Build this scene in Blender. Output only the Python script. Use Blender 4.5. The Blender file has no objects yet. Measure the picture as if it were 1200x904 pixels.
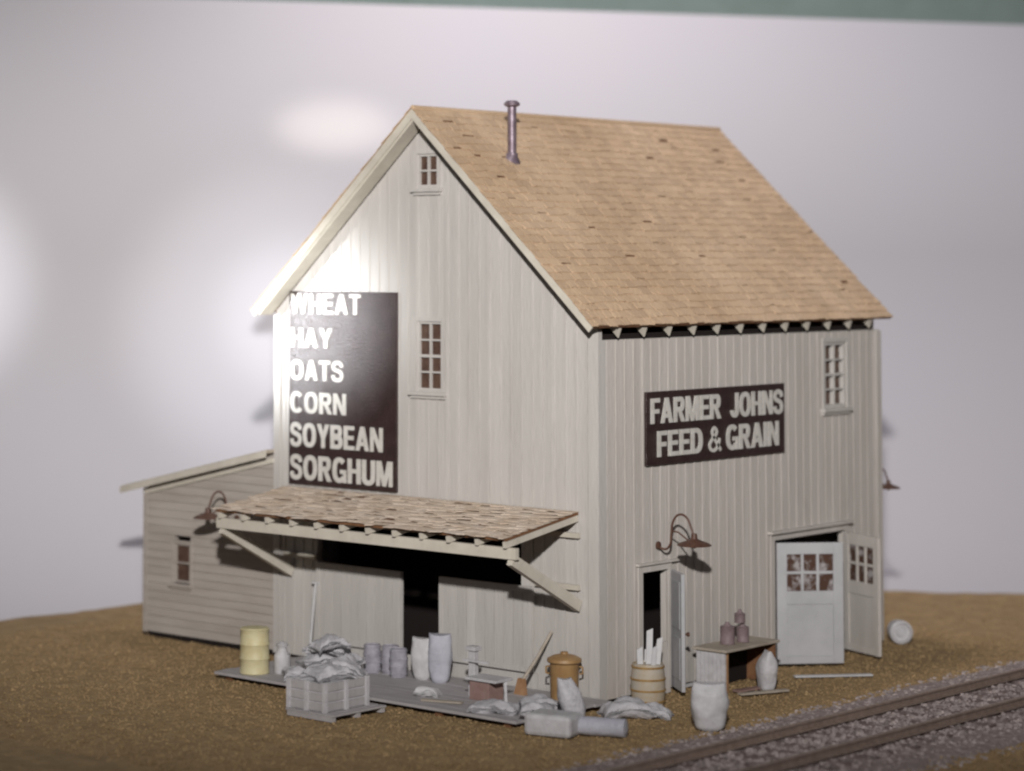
import bpy, bmesh, math, random
from mathutils import Vector, Matrix, noise
random.seed(7)
R = math.radians
C = bpy.context.scene.collection
S = bpy.context.scene

# ------------------------------------------------------------------ camera
PAN, TILT, ROLL = 2.3164, 0.05586, 0.00171
FPX, PPX, PPY = 2843.348, 405.447, 144.949
CAM = Vector((26.09012, -34.87021, 7.85373))
fw = Vector((math.cos(PAN)*math.cos(TILT), math.sin(PAN)*math.cos(TILT), math.sin(TILT)))
rt = Vector((math.sin(PAN), -math.cos(PAN), 0)); up = rt.cross(fw)
c_, s_ = math.cos(ROLL), math.sin(ROLL)
rt, up = c_*rt + s_*up, -s_*rt + c_*up
cd = bpy.data.cameras.new('camera'); cam = bpy.data.objects.new('camera', cd); C.objects.link(cam)
cam.matrix_world = Matrix(((rt.x, up.x, -fw.x, CAM.x), (rt.y, up.y, -fw.y, CAM.y), (rt.z, up.z, -fw.z, CAM.z), (0, 0, 0, 1)))
cd.sensor_width = 36; cd.lens = FPX*36/1200
cd.shift_x = (600-PPX)/1200; cd.shift_y = (PPY-452)/1200
cd.clip_end = 500; cd.clip_start = .5
cd.dof.use_dof = True; cd.dof.focus_distance = 43.0; cd.dof.aperture_fstop = cd.lens/1000/0.42
S.camera = cam
S.render.resolution_x, S.render.resolution_y = 1024, 771

# ------------------------------------------------------------------ light
w = bpy.data.worlds.new('World'); S.world = w; w.use_nodes = True
w.node_tree.nodes['Background'].inputs[0].default_value = (.86, .86, 1.0, 1)
w.node_tree.nodes['Background'].inputs[1].default_value = .055
def aim(o, target):
    o.rotation_euler = (Vector(target)-o.location).to_track_quat('-Z', 'Y').to_euler()
def spot(name, loc, target, power, size, blend, radius, col):
    d = bpy.data.lights.new(name, 'SPOT'); d.energy = power; d.spot_size = R(size); d.spot_blend = blend
    d.shadow_soft_size = radius; d.color = col
    o = bpy.data.objects.new(name, d); C.objects.link(o); o.location = loc; aim(o, target); return o
key = spot('key_lamp', (26.0, -34.9, 18.4), (-5.8, 2, 12.0), 106000, 46, 1.0, .6, (1, .97, .95))
key.scale = (1.8, 1, 1)                      # an oval beam, wider than high
spot('backdrop_fill', (-8, 8, 31), (-8, 22, 10), 14500, 130, 1.0, 2.5, (1, .93, .97))  # added fill that brightens the backdrop, not a lamp of the place
spot('added_glare', (26.0, -34.9, 9.6), (-8.2, .0, 6.9), 62000, 8.5, 1.0, .5, (.96, .98, 1))  # this and the next three are added spots that imitate glare
spot('added_glare', (26.0, -34.9, 9.6), (-7.5, .0, 7.1), 60000, 4.6, 1.0, .5, (.96, .98, 1))
spot('added_glare', (26.0, -34.9, 9.6), (-23.6, 3.0, 7.2), 90000, 6.5, 1.0, .5, (.96, .98, 1))
g4 = spot('added_glare', (26.0, -34.9, 9.6), (-17.0, 11.4, 11.3), 85000, 1.7, 1.0, .4, (1, .93, .78))
g4.scale = (2.2, 1, 1)
spot('added_gloss', (-42, -34.9, 5.9), (-7.9, 0, 6.7), 330000, 5.2, 1.0, .75, (.94, .97, 1))  # added spot, set at the mirror angle for a highlight on the tall sign
S.cycles.pixel_filter_type = 'BLACKMAN_HARRIS'; S.cycles.filter_width = 2.3
S.render.engine = 'CYCLES'
S.view_settings.view_transform = 'Standard'; S.view_settings.look = 'None'
S.view_settings.exposure = .12; S.view_settings.gamma = 1

# ------------------------------------------------------------------ materials
def lin(c):
    return tuple(((v/255)/12.92 if v/255 <= .04045 else ((v/255+.055)/1.055)**2.4) for v in c)
def mat(name, col, col2=None, scale=3.0, rough=.7, bump=.0, bscale=40, stretch=(1, 1, 1), island=0, coat=0, spec=.3, contrast=(.35, .65), metal=0):
    m = bpy.data.materials.new(name); m.use_nodes = True; nt = m.node_tree; N = nt.nodes; L = nt.links
    b = N['Principled BSDF']; b.inputs['Roughness'].default_value = rough; b.inputs['Specular IOR Level'].default_value = spec
    b.inputs['Metallic'].default_value = metal
    if coat: b.inputs['Coat Weight'].default_value = coat; b.inputs['Coat Roughness'].default_value = .3
    tc = N.new('ShaderNodeTexCoord'); mp = N.new('ShaderNodeMapping'); mp.inputs['Scale'].default_value = stretch
    geo = N.new('ShaderNodeNewGeometry')
    L.new(geo.outputs['Position'], mp.inputs[0])
    n = N.new('ShaderNodeTexNoise'); n.inputs['Scale'].default_value = scale; n.inputs['Detail'].default_value = 6; n.inputs['Roughness'].default_value = .65
    L.new(mp.outputs[0], n.inputs['Vector'])
    r = N.new('ShaderNodeMapRange'); r.inputs[1].default_value, r.inputs[2].default_value = contrast
    L.new(n.outputs['Fac'], r.inputs[0])
    mx = N.new('ShaderNodeMix'); mx.data_type = 'RGBA'
    mx.inputs[6].default_value = (*col, 1); mx.inputs[7].default_value = (*(col2 or col), 1)
    L.new(r.outputs[0], mx.inputs[0]); out = mx.outputs[2]
    if island:
        hs = N.new('ShaderNodeHueSaturation'); rr = N.new('ShaderNodeMapRange')
        rr.inputs[3].default_value = 1-island; rr.inputs[4].default_value = 1+island
        L.new(geo.outputs['Random Per Island'], rr.inputs[0]); L.new(rr.outputs[0], hs.inputs['Value']); L.new(out, hs.inputs['Color']); out = hs.outputs[0]
    L.new(out, b.inputs['Base Color'])
    if bump:
        n2 = N.new('ShaderNodeTexNoise'); n2.inputs['Scale'].default_value = bscale; n2.inputs['Detail'].default_value = 4
        L.new(mp.outputs[0], n2.inputs['Vector'])
        bp = N.new('ShaderNodeBump'); bp.inputs['Strength'].default_value = bump; bp.inputs['Distance'].default_value = .05
        L.new(n2.outputs['Fac'], bp.inputs['Height']); L.new(bp.outputs[0], b.inputs['Normal'])
    return m
M = dict(
 gable=mat('painted_boards', (.51, .487, .458), (.445, .422, .395), .9, .5, .25, 9, (3.2, 3.2, .35), island=.045, contrast=(.3, .7)),
 side=mat('painted_boards_weathered', (.535, .50, .465), (.46, .427, .39), .9, .6, .25, 9, (3.2, 3.2, .35), island=.04, contrast=(.3, .7)),
 annex=mat('clapboard_paint', (.42, .38, .34), (.35, .31, .275), 1.2, .65, .2, 9, (.5, .5, 4), island=.04),
 trim=mat('cream_trim', (.58, .54, .46), (.49, .45, .38), 2, .55, .1, 12, island=.05),
 white=mat('white_trim', (.56, .56, .56), (.47, .47, .48), 2, .5, .1, 12),
 door=mat('door_paint', (.43, .43, .44), (.37, .37, .38), 1.5, .5, .08, 12),
 roof=mat('roof_shingles', (.58, .425, .285), (.49, .345, .22), .45, .85, .5, 14, island=.10, contrast=(.35, .65)),
 awnroof=mat('awning_shingles', (.66, .57, .48), (.52, .41, .31), 2.2, .85, .4, 14, island=.03),
 under=mat('bare_board', (.22, .11, .055), (.14, .065, .03), 4, .9, .3, 20),
 dark=mat('painted_shade', (.012, .008, .007), None, 2, .9),  # near-black paint standing in for shade inside and in gaps
 glass=mat('dirty_pane', (.060, .034, .026), (.115, .07, .05), 6, .35, spec=.25),
 smeared=mat('smeared_pane', (.075, .04, .028), (.33, .31, .31), 4.5, .4, spec=.25, contrast=(.50, .60)),
 sign=mat('sign_board', (.026, .013, .012), (.040, .022, .020), 5, .30, .45, 26, spec=.6),
 letters=mat('sign_lettering', (.60, .58, .54), (.50, .48, .44), 6, .5),
 pipe=mat('pipe_metal', (.25, .20, .235), (.14, .10, .12), 5, .42, .1, 30, metal=.35, spec=.5),
 rust=mat('lamp_metal', (.11, .055, .035), (.07, .03, .02), 10, .5, spec=.5),
 cream=mat('cream_drum', (.62, .57, .36), (.55, .48, .27), 4, .5, .05, 20),
 pale=mat('pale_plastic', (.54, .53, .54), (.43, .42, .425), 4.5, .55, .25, 14),
 sack=mat('sack_cloth', (.55, .54, .56), (.42, .41, .425), 5, .75, .6, 18),
 sackblue=mat('sack_cloth_blue', (.44, .44, .49), (.36, .36, .40), 3, .7, .35, 12),
 violet=mat('violet_drum', (.38, .37, .41), (.24, .23, .26), 5, .5, .1, 20),
 deck=mat('deck_planks', (.43, .41, .41), (.35, .33, .33), 2, .65, .2, 14, (1, 5, 1), island=.05),
 wood=mat('pale_wood', (.42, .37, .31), (.33, .28, .22), 3, .7, .2, 20),
 tan=mat('tan_wood', (.40, .24, .13), (.30, .16, .08), 4, .7, .2, 20),
 can=mat('bin_ochre', (.37, .225, .095), (.28, .16, .065), 4, .5, .1, 30, spec=.5),
 hoop=mat('hoop_ochre', (.36, .22, .08), (.26, .15, .05), 6, .5, .1, 30),
 keg=mat('keg_plastic', (.44, .40, .34), (.40, .31, .19), 2.5, .55, .1, 20),
 mauve=mat('mauve_can', (.23, .17, .175), (.16, .115, .12), 5, .55, .1, 20),
 pinkbox=mat('pink_box', (.30, .20, .18), (.24, .15, .13), 5, .6, .1, 20),
 rail=mat('rusty_rail', (.31, .235, .195), (.22, .16, .13), 8, .6, .3, 30, spec=.4),
 tie=mat('railway_tie', (.20, .16, .15), (.12, .085, .075), 6, .85, .4, 20, (1, 4, 1)),
 ballast=mat('ballast_stone', (.40, .345, .33), (.27, .225, .21), 6, .9, .8, 16, island=.35),
 ballastbed=mat('ballast_bed', (.33, .275, .255), (.20, .155, .14), 5, .95, 1.0, 9),
 ground=mat('ground_foam', (.38, .262, .13), (.265, .178, .085), 2.6, .95, 1.0, 7, contrast=(.34, .62)),
 grain=mat('ground_grains', (.34, .238, .125), (.25, .168, .083), 1.5, .95, island=.28),
 edge=mat('base_edge', (.45, .43, .42), None, 2, .8),
 paper=mat('backdrop_paper', (.52, .50, .52), (.50, .495, .525), .05, .8),
 wall=mat('border_green', (.21, .265, .245), (.18, .23, .21), .6, .85),
)

# ------------------------------------------------------------------ mesh helpers
class MB:
    def __init__(s): s.v = []; s.f = []
    def add(s, vs, fs):
        n = len(s.v); s.v += [Vector(v) for v in vs]; s.f += [tuple(i+n for i in f) for f in fs]; return s
    def box(s, a, b):
        x0, y0, z0 = [min(p, q) for p, q in zip(a, b)]; x1, y1, z1 = [max(p, q) for p, q in zip(a, b)]
        return s.add([(x0,y0,z0),(x1,y0,z0),(x1,y1,z0),(x0,y1,z0),(x0,y0,z1),(x1,y0,z1),(x1,y1,z1),(x0,y1,z1)],
                     [(0,3,2,1),(4,5,6,7),(0,1,5,4),(1,2,6,5),(2,3,7,6),(3,0,4,7)])
    def hexa(s, p):   # bottom 4, top 4
        return s.add(p, [(0,3,2,1),(4,5,6,7),(0,1,5,4),(1,2,6,5),(2,3,7,6),(3,0,4,7)])
    def bar(s, p, q, w, h, upv=(0,0,1)):   # beam from p to q, w wide, h high
        p, q = Vector(p), Vector(q); d = (q-p).normalized(); r = d.cross(Vector(upv)).normalized(); u = r.cross(d)
        P = []
        for e in (p, q):
            P.append([e - r*w/2 - u*h/2, e + r*w/2 - u*h/2, e + r*w/2 + u*h/2, e - r*w/2 + u*h/2])
        a, b = P
        return s.add(a+b, [(0,1,2,3),(7,6,5,4),(0,4,5,1),(1,5,6,2),(2,6,7,3),(3,7,4,0)])
    def tube(s, pts, r, n=10, caps=True):
        pts = [Vector(p) for p in pts]; rr = r if isinstance(r, (list, tuple)) else [r]*len(pts)
        base = len(s.v); prev = None
        for i, p in enumerate(pts):
            d = (pts[min(i+1, len(pts)-1)] - pts[max(i-1, 0)]).normalized()
            a = d.orthogonal().normalized() if prev is None else (prev - d*prev.dot(d)).normalized()
            prev = a; b = d.cross(a)
            for k in range(n):
                t = 2*math.pi*k/n; s.v.append(p + (a*math.cos(t)+b*math.sin(t))*rr[i])
        for i in range(len(pts)-1):
            for k in range(n):
                k2 = (k+1) % n; s.f.append((base+i*n+k, base+i*n+k2, base+(i+1)*n+k2, base+(i+1)*n+k))
        if caps:
            s.f.append(tuple(base+k for k in reversed(range(n)))); s.f.append(tuple(base+(len(pts)-1)*n+k for k in range(n)))
        return s
    def lathe(s, c, prof, n=28, axis=(0,0,1)):
        ax = Vector(axis).normalized(); c = Vector(c)
        a = ax.orthogonal().normalized(); b = ax.cross(a); base = len(s.v)
        for (r, h) in prof:
            for k in range(n):
                t = 2*math.pi*k/n; s.v.append(c + ax*h + (a*math.cos(t)+b*math.sin(t))*max(r, .001))
        for i in range(len(prof)-1):
            for k in range(n):
                k2 = (k+1) % n; s.f.append((base+i*n+k, base+i*n+k2, base+(i+1)*n+k2, base+(i+1)*n+k))
        s.f.append(tuple(base+k for k in reversed(range(n)))); s.f.append(tuple(base+(len(prof)-1)*n+k for k in range(n)))
        return s
def origin(o):
    v = Vector((0,0,0))
    while o is not None: v += o.location; o = o.parent
    return v
def obj(name, mb, m, parent=None, smooth=False, bevel=0):
    me = bpy.data.meshes.new(name)
    o = bpy.data.objects.new(name, me)
    off = origin(parent)
    if parent is None:      # stand the origin at the base
        xs = [v.x for v in mb.v]; ys = [v.y for v in mb.v]; zs = [v.z for v in mb.v]
        off = Vector(((min(xs)+max(xs))/2, (min(ys)+max(ys))/2, min(zs))); o.location = off
    me.from_pydata([tuple(v-off) for v in mb.v], [], mb.f); me.update()
    bm = bmesh.new(); bm.from_mesh(me); bmesh.ops.recalc_face_normals(bm, faces=bm.faces); bm.to_mesh(me); bm.free()
    me.materials.append(m)
    if smooth:
        for p in me.polygons: p.use_smooth = True
        me.set_sharp_from_angle(angle=R(40))
    C.objects.link(o); o.parent = parent
    if bevel:
        bv = o.modifiers.new('bevel', 'BEVEL'); bv.width = bevel; bv.segments = 2; bv.limit_method = 'ANGLE'
    return o
def tag(o, label, cat, group=None):
    o['label'] = label; o['category'] = cat
    if group: o['group'] = group
    return o
def thing(name, label, cat, loc=(0,0,0), group=None):
    o = bpy.data.objects.new(name, None); C.objects.link(o); o.location = loc; o.empty_display_size = .2
    return tag(o, label, cat, group)
def struct(o, kind='structure'): o['kind'] = kind; return o

# ------------------------------------------------------------------ setting
# ground of the diorama, with its far rim
rim = [(-15.9,-30),(-15.9,-12),(-15.8,-.6),(-15.45,3.3),(-14.2,9),(-9.5,14.6),(-4.2,17.0),(-1.3,18.3),(3,20.2),(9,22.8),(20,27),(26,18),(20,-6),(12,-22),(0,-30)]
def rim_r(t, c=(0,0)):
    d = Vector((math.cos(t), math.sin(t))); best = 0
    for i in range(len(rim)):
        a, b = Vector(rim[i])-Vector(c), Vector(rim[(i+1) % len(rim)])-Vector(c); e = b-a
        den = d.x*e.y - d.y*e.x
        if abs(den) < 1e-9: continue
        s = (a.x*e.y - a.y*e.x)/den; u = (a.x*d.y - a.y*d.x)/den
        if s > 0 and -1e-6 <= u <= 1+1e-6: best = max(best, s)
    return best
def gz(x, y):
    r = math.hypot(x+2, y-3)
    k = min(1, max(0, (r-8)/6)); near = .012
    return (.10*k)*noise.noise(Vector((x*.35, y*.35, 1))) + (near+.02*k)*noise.noise(Vector((x*2.2, y*2.2, 4))) - .02
NT, NR = 320, 130
g = MB()
g.v.append(Vector((0, 0, gz(0, 0))))
for j in range(1, NR+1):
    f_ = (j/NR)
    for i in range(NT):
        t = 2*math.pi*i/NT; r = rim_r(t)*f_; x, y = r*math.cos(t), r*math.sin(t)
        z = gz(x, y)
        if j == NR: z -= .22
        g.v.append(Vector((x, y, z)))
for i in range(NT): g.f.append((0, 1+i, 1+(i+1) % NT))
for j in range(NR-1):
    for i in range(NT):
        i2 = (i+1) % NT; a = 1+j*NT
        g.f.append((a+i, a+NT+i, a+NT+i2, a+i2))
last = 1+(NR-1)*NT; b0 = len(g.v)
for i in range(NT):
    v = g.v[last+i]; g.v.append(Vector((v.x, v.y, -.9)))
for i in range(NT): g.f.append((last+i, b0+i, b0+(i+1) % NT, last+(i+1) % NT))
struct(obj('ground', g, M['ground'], smooth=True))

# grains of ground foam
def grains(name, n, pick, m, smin, smax, lift=0):
    mb = MB()
    for _ in range(n):
        x, y = pick()
        s = random.uniform(smin, smax)*(1 if random.random() < .93 else 1.5)
        a = random.uniform(0, 6.28); z = gz(x, y)+lift+s*.25
        ca, sa = math.cos(a), math.sin(a)
        P = []
        for (u, v, h) in ((1,0,0),(0,1,.1),(-1,0,0),(0,-1,-.1),(.1,0,.8),(0,.1,-.8)):
            u *= random.uniform(.6, 1.2); v *= random.uniform(.6, 1.2)
            P.append((x+(u*ca-v*sa)*s, y+(u*sa+v*ca)*s, z+h*s*random.uniform(.7, 1.1)))
        mb.add(P, [(0,1,4),(1,2,4),(2,3,4),(3,0,4),(1,0,5),(2,1,5),(3,2,5),(0,3,5)])
    return struct(obj(name, mb, m), 'stuff')
def pick_ground():
    while True:
        # dense towards the camera, thin behind
        t = random.random()
        x = random.uniform(-14, 9); y = random.uniform(-9, 12) if t < .85 else random.uniform(-9, 17)
        if -12 < x < -.05 and 0 < y < 9.6: continue
        if 3.1 < x < 6.6: continue
        if x < -15 or (x < -9 and y > 13): continue
        return x, y
grains('ground_cover', 42000, pick_ground, M['grain'], .014, .034)

# ballast bed under the track, stones on it
def xoff(y): return .02*y
bed = MB()
NB = 90
for i in range(NB+1):
    y = -14+i*(36/NB)
    for k, (x, z) in enumerate(((2.75,-.05),(3.15,.02),(3.9,.04),(5.9,.04),(6.6,.02),(7.1,-.05))):
        wob = .16*noise.noise(Vector((x, y*.8, 2))) if k in (0, 1, 4, 5) else 0
        bed.v.append(Vector((x+xoff(y)+wob, y, z+.02*noise.noise(Vector((x*3, y*3, 0))))))
for i in range(NB):
    for k in range(5):
        a = i*6+k; bed.f.append((a, a+1, a+7, a+6))
struct(obj('ballast_bed', bed, M['ballastbed'], smooth=True), 'stuff')
def pick_bal():
    y = random.uniform(-10, 14)
    x = random.gauss(4.87, 1.35)
    while not 2.7 < x < 7.2 or abs(x-4.13) < .09 or abs(x-5.57) < .09: x = random.uniform(2.7, 7.2)
    return x+xoff(y), y
def stones():
    mb = MB()
    for _ in range(9000):
        x, y = pick_bal(); s = random.uniform(.022, .06)
        xx = x-xoff(y)
        base = .045 if 3.9 < xx < 5.9 else .045-.08*min(1, (abs(xx-4.9)-1)/1.1)
        a = random.uniform(0, 6.28); ca, sa = math.cos(a), math.sin(a); P = []
        for (u, v, h) in ((1,-.6,-.3),(.9,.7,-.4),(-1,.6,-.3),(-.8,-.8,-.4),(.6,-.4,.6),(.5,.6,.5),(-.6,.4,.7),(-.5,-.5,.5)):
            u *= random.uniform(.6, 1.1); v *= random.uniform(.6, 1.1)
            P.append((x+(u*ca-v*sa)*s, y+(u*sa+v*ca)*s, base+.01+h*s*random.uniform(.6, 1.2)))
        mb.hexa(P)
    return struct(obj('ballast', mb, M['ballast']), 'stuff')
stones()

# sweep of white backdrop paper, with a green slab behind standing in for a border strip
bd_dir = Vector((rt.x, rt.y, 0)).normalized()                 # roughly across the view
fwh = Vector((fw.x, fw.y, 0)).normalized()
ang = R(16)
acr = bd_dir*math.cos(ang) + fwh*math.sin(ang)                 # recedes towards the right
nrm = -bd_dir*math.sin(ang) + fwh*math.cos(ang)
D0 = 64.0
mid = Vector((CAM.x, CAM.y, 0)) + fwh*D0 + bd_dir*(4.4)
TOPZ = 7.85 + D0*(304-13.5)/FPX+.09
prof = [(-75, -.95), (-30, -.95), (-12, -.95), (-9, -.94)]
for k in range(1, 13):
    t = k/12*math.pi/2; prof.append((-9+9*math.sin(t), -.95+9*(1-math.cos(t))))
prof.append((0, TOPZ))
bp = MB(); NW = 12
for i in range(NW+1):
    u = -32+64*i/NW
    for (d, z) in prof: bp.v.append(mid + acr*u + nrm*d + Vector((0,0,z)))
n_ = len(prof)
for i in range(NW):
    for k in range(n_-1):
        a = i*n_+k; bp.f.append((a, a+1, a+1+n_, a+n_))
bo = obj('backdrop', bp, M['paper'], smooth=True); struct(bo)
sm = bo.modifiers.new('thickness', 'SOLIDIFY'); sm.thickness = .06
wl = MB()
wp = mid + nrm*4.5
wl.add([wp-acr*60+Vector((0,0,-1)), wp+acr*60+Vector((0,0,-1)), wp+acr*60+Vector((0,0,30)), wp-acr*60+Vector((0,0,30)),
        wp-acr*60+nrm*.3+Vector((0,0,-1)), wp+acr*60+nrm*.3+Vector((0,0,-1)), wp+acr*60+nrm*.3+Vector((0,0,30)), wp-acr*60+nrm*.3+Vector((0,0,30))],
       [(0,1,2,3),(7,6,5,4),(0,4,5,1),(1,5,6,2),(2,6,7,3),(3,7,4,0)])
struct(obj('wall', wl, M['wall']))

# ------------------------------------------------------------------ the feed store
W, LEN, HE = 8.0, 9.66, 6.6
XR = -4.04; ZR = 10.43                  # ridge line of the wall tops
TH = .28                                # roof build-up above the wall line
mR = (ZR-HE)/(-XR); ZL = 6.82; mL = (ZR-ZL)/(W+XR)
def gable_top(x): return ZR-(x-XR)*mR if x > XR else ZR-(XR-x)*mL
store = thing('feed_store', 'tall grey white wooden feed store with a steep tan shingle roof and a loading awning', 'building', (-4, 4.8, 0))

def boards(u0, u1, top, bottom, openings, step, place, thick=.12, batten=.05, bt=.02, breaks=()):
    """vertical board-and-batten wall; place(u, d, z) -> point, d outward"""
    mb = MB(); cuts = {u0, u1}
    k = math.ceil(u0/step)
    seams = []
    while k*step < u1-1e-6:
        if k*step > u0+1e-6: cuts.add(k*step); seams.append(k*step)
        k += 1
    for (a, b, c, d) in openings: cuts |= {a, b}
    for b in breaks: cuts.add(b)
    cs = sorted(c for c in cuts if u0-1e-6 <= c <= u1+1e-6)
    def prism(a, b, za0, za1, zb0, zb1, d0, d1):
        mb.hexa([place(a,d1,za0),place(b,d1,zb0),place(b,d0,zb0),place(a,d0,za0),place(a,d1,za1),place(b,d1,zb1),place(b,d0,zb1),place(a,d0,za1)])
    def spans(a, b):
        m = (a+b)/2; z = [(bottom, None)]
        ops = sorted([(c, d) for (p, q, c, d) in openings if p-1e-6 < m < q+1e-6])
        res = []; cur = bottom
        for (c, d) in ops:
            if c > cur: res.append((cur, c))
            cur = max(cur, d)
        res.append((cur, None)); return res
    for a, b in zip(cs, cs[1:]):
        if b-a < 1e-4: continue
        for (z0, z1) in spans(a, b):
            ja = random.uniform(-.004, .004)
            if z1 is None: prism(a, b, z0, top(a), z0, top(b), -thick, ja)
            else: prism(a, b, z0, z1, z0, z1, -thick, ja)
    for sx in seams:
        a, b = sx-batten/2, sx+batten/2
        for (z0, z1) in spans(a, b):
            e = .01
            zz1 = (top(sx)-.02) if z1 is None else z1
            if any(p-.05 < sx < q+.05 for (p, q, c, d) in openings) is False or True:
                prism(a, b, z0+e, zz1, z0+e, zz1, .004, bt)
    return mb
DOORG = (-6.85, -1.75, .12, 2.70)          # loading opening, enlarged above low sliding doors to deepen the awning's shade
gab_open = [(-4.24, -3.72, 9.22, 9.85), (-4.24, -3.62, 5.38, 6.68), DOORG]
obj('gable_wall', boards(-W, 0, gable_top, .06, gab_open, .25, lambda u, d, z: Vector((u, -d, z)), batten=.055, bt=.017, breaks=(XR,)), M['gable'], store)
PD = (1.26, 2.04, .08, 2.2); DD = (5.6, 8.2, .08, 2.42); RW = (7.5, 8.32, 4.9, 6.2)
obj('side_wall', boards(.0, LEN, lambda u: 6.42, .06, [PD, DD, RW], .27, lambda u, d, z: Vector((d, u, z)), batten=.06, bt=.014), M['side'], store)
obj('rear_wall', boards(-W+.12, -.12, gable_top, .06, [], .27, lambda u, d, z: Vector((u, LEN+d, z))), M['side'], store)
obj('far_side_wall', boards(.0, LEN, lambda u: ZL, .06, [], .27, lambda u, d, z: Vector((-W-d, u, z))), M['side'], store)
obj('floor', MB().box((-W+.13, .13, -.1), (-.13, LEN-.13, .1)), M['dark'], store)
obj('shade_blocks', MB().box((-W+.3, 1.6, .11), (-1.9, LEN-.3, 3.2)).box((-1.88, .3, .11), (-1.80, LEN-.3, 3.2)), M['dark'], store)  # near-black blocks, the darkness of the openings is in their colour
# corner boards
obj('corner_board', MB().box((-.2, -.032, .05), (.032, -.006, 6.55)).box((.006, -.006, .05), (.032, .20, 6.42)), M['gable'], store)
obj('corner_board', MB().box((-8.03, -.032, .05), (-7.86, -.006, 6.75)), M['gable'], store)
obj('corner_board', MB().box((.006, LEN-.16, .05), (.034, LEN+.03, 6.40)), M['side'], store)

# roof: sheathing + shingles
GF, GB, OR, OL = .38, .18, .21, .30
def slope_frame(side):
    m = mR if side > 0 else mL
    zt = ZR+TH
    run = (-XR+OR) if side > 0 else (W+XR+OL)
    d = Vector((side, 0, -m)).normalized(); n = Vector((side*m, 0, 1)).normalized()
    return Vector((XR, 0, zt)), d, n, run*math.sqrt(1+m*m)
def shingle_slope(mb, org, d, n, along, length, a0, a1, rows, wmin, wmax, thick, ragged, missing=.0, lift=.01):
    e = length/rows; short = missing; missing = 0
    for r in range(rows):
        a = a0 + random.uniform(-.03, .0)
        while a < a1:
            wd = random.uniform(wmin, wmax); b = min(a+wd, a1+random.uniform(-.01, .02))
            if b-a < .03: break
            if random.random() >= missing or r == 0:
                s0 = max(0, r*e-.02); s1 = (r+1)*e + random.uniform(.0, .035) + random.uniform(-1, 1)*ragged
                if random.random() < short and r < rows-1: s1 -= e*random.uniform(.15, .45)
                h = thick*random.uniform(.7, 1.2); l = lift*random.random()
                g = random.uniform(.003, .014)
                sk = random.uniform(-1, 1)*ragged*.6
                P = lambda aa, ss, hh: org + along*aa + d*ss + n*hh
                mb.hexa([P(a+g,s0,.0),P(b-g,s0,.0),P(b-g,s1+sk,.004+l),P(a+g,s1-sk,.004+l),
                         P(a+g,s0,.008),P(b-g,s0,.008),P(b-g,s1+sk,h+l),P(a+g,s1-sk,h+l)])
            a = b
    return mb
Y = Vector((0,1,0))
for side in (1, -1):
    org, d, n, ln = slope_frame(side)
    P = lambda a, s, h: org + Y*a + d*s + n*h
    mm = mR if side > 0 else mL
    def plank(ya, yb, h0, h1, e=0):
        return MB().hexa([P(ya,-h0*mm,h0),P(yb,-h0*mm,h0),P(yb,ln-e,h0),P(ya,ln-e,h0),P(ya,-h1*mm,h1),P(yb,-h1*mm,h1),P(yb,ln-e,h1),P(ya,ln-e,h1)])
    base = obj('roof', plank(-GF, LEN+GB, -.055, -.004), M['under'], store)
    obj('shingles', shingle_slope(MB(), org+n*.0, d, n, Y, ln, -GF-.05, LEN+GB+.02, 30, .16, .34, .020, .012, .035, .010), M['roof'], base)
    obj('rake_board', plank(-GF-.035, -GF-.002, -.15, -.008), M['trim'], base)
    obj('soffit', plank(-GF+.002, -.01, -.19 if side < 0 else -.12, -.06, .08), M['trim'], base)
rdg = MB()
rdg.tube([(XR, -GF-.02, ZR+TH+.005), (XR, LEN+GB+.02, ZR+TH+.005)], .05, 8)
obj('ridge_cap', rdg, M['roof'], store)
# eave: rafter tails against the dark gap
org, d, n, ln = slope_frame(1)
ys = [.44+.785*i for i in range(12)]
for y in ys:
    q = MB(); h = .055
    a = org+Y*y+d*(ln-.03)-n*.062; b = org+Y*y+d*(ln-.75)-n*.062
    a2 = a-Vector((.02,0,.20)); b2 = b-Vector((0,0,.22))
    q.hexa([a2-Y*h*.3, a2+Y*h*.3, b2+Y*h*.3, b2-Y*h*.3, a-Y*h*1.6, a+Y*h*1.6, b+Y*h, b-Y*h])
    obj('rafter_tail', q, M['trim'], store)
obj('wall_plate', MB().box((-.14, .13, 6.403), (-.06, LEN-.13, 6.52)), M['dark'], store)  # near-black plate, the eave gap's shade is put into its colour

# stovepipe
bx = Vector((-3.06, 1.385, 9.78))
sp = MB(); sp.lathe(bx-Vector((0,0,.15)), [(.085,0),(.085,1.18)], 20)
pp = obj('stovepipe', sp, M['pipe'], store, True)
obj('cap', MB().lathe(bx+Vector((0,0,1.02)), [(.09,-.03),(.15,.0),(.155,.04),(.10,.09),(.02,.10)], 20), M['pipe'], pp, True)
obj('flashing', MB().lathe(bx-Vector((.03,0,.02)), [(.21,-.06),(.19,.02),(.11,.10),(.088,.16)], 20, (.45,0,1)), M['pipe'], pp, True)

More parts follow.
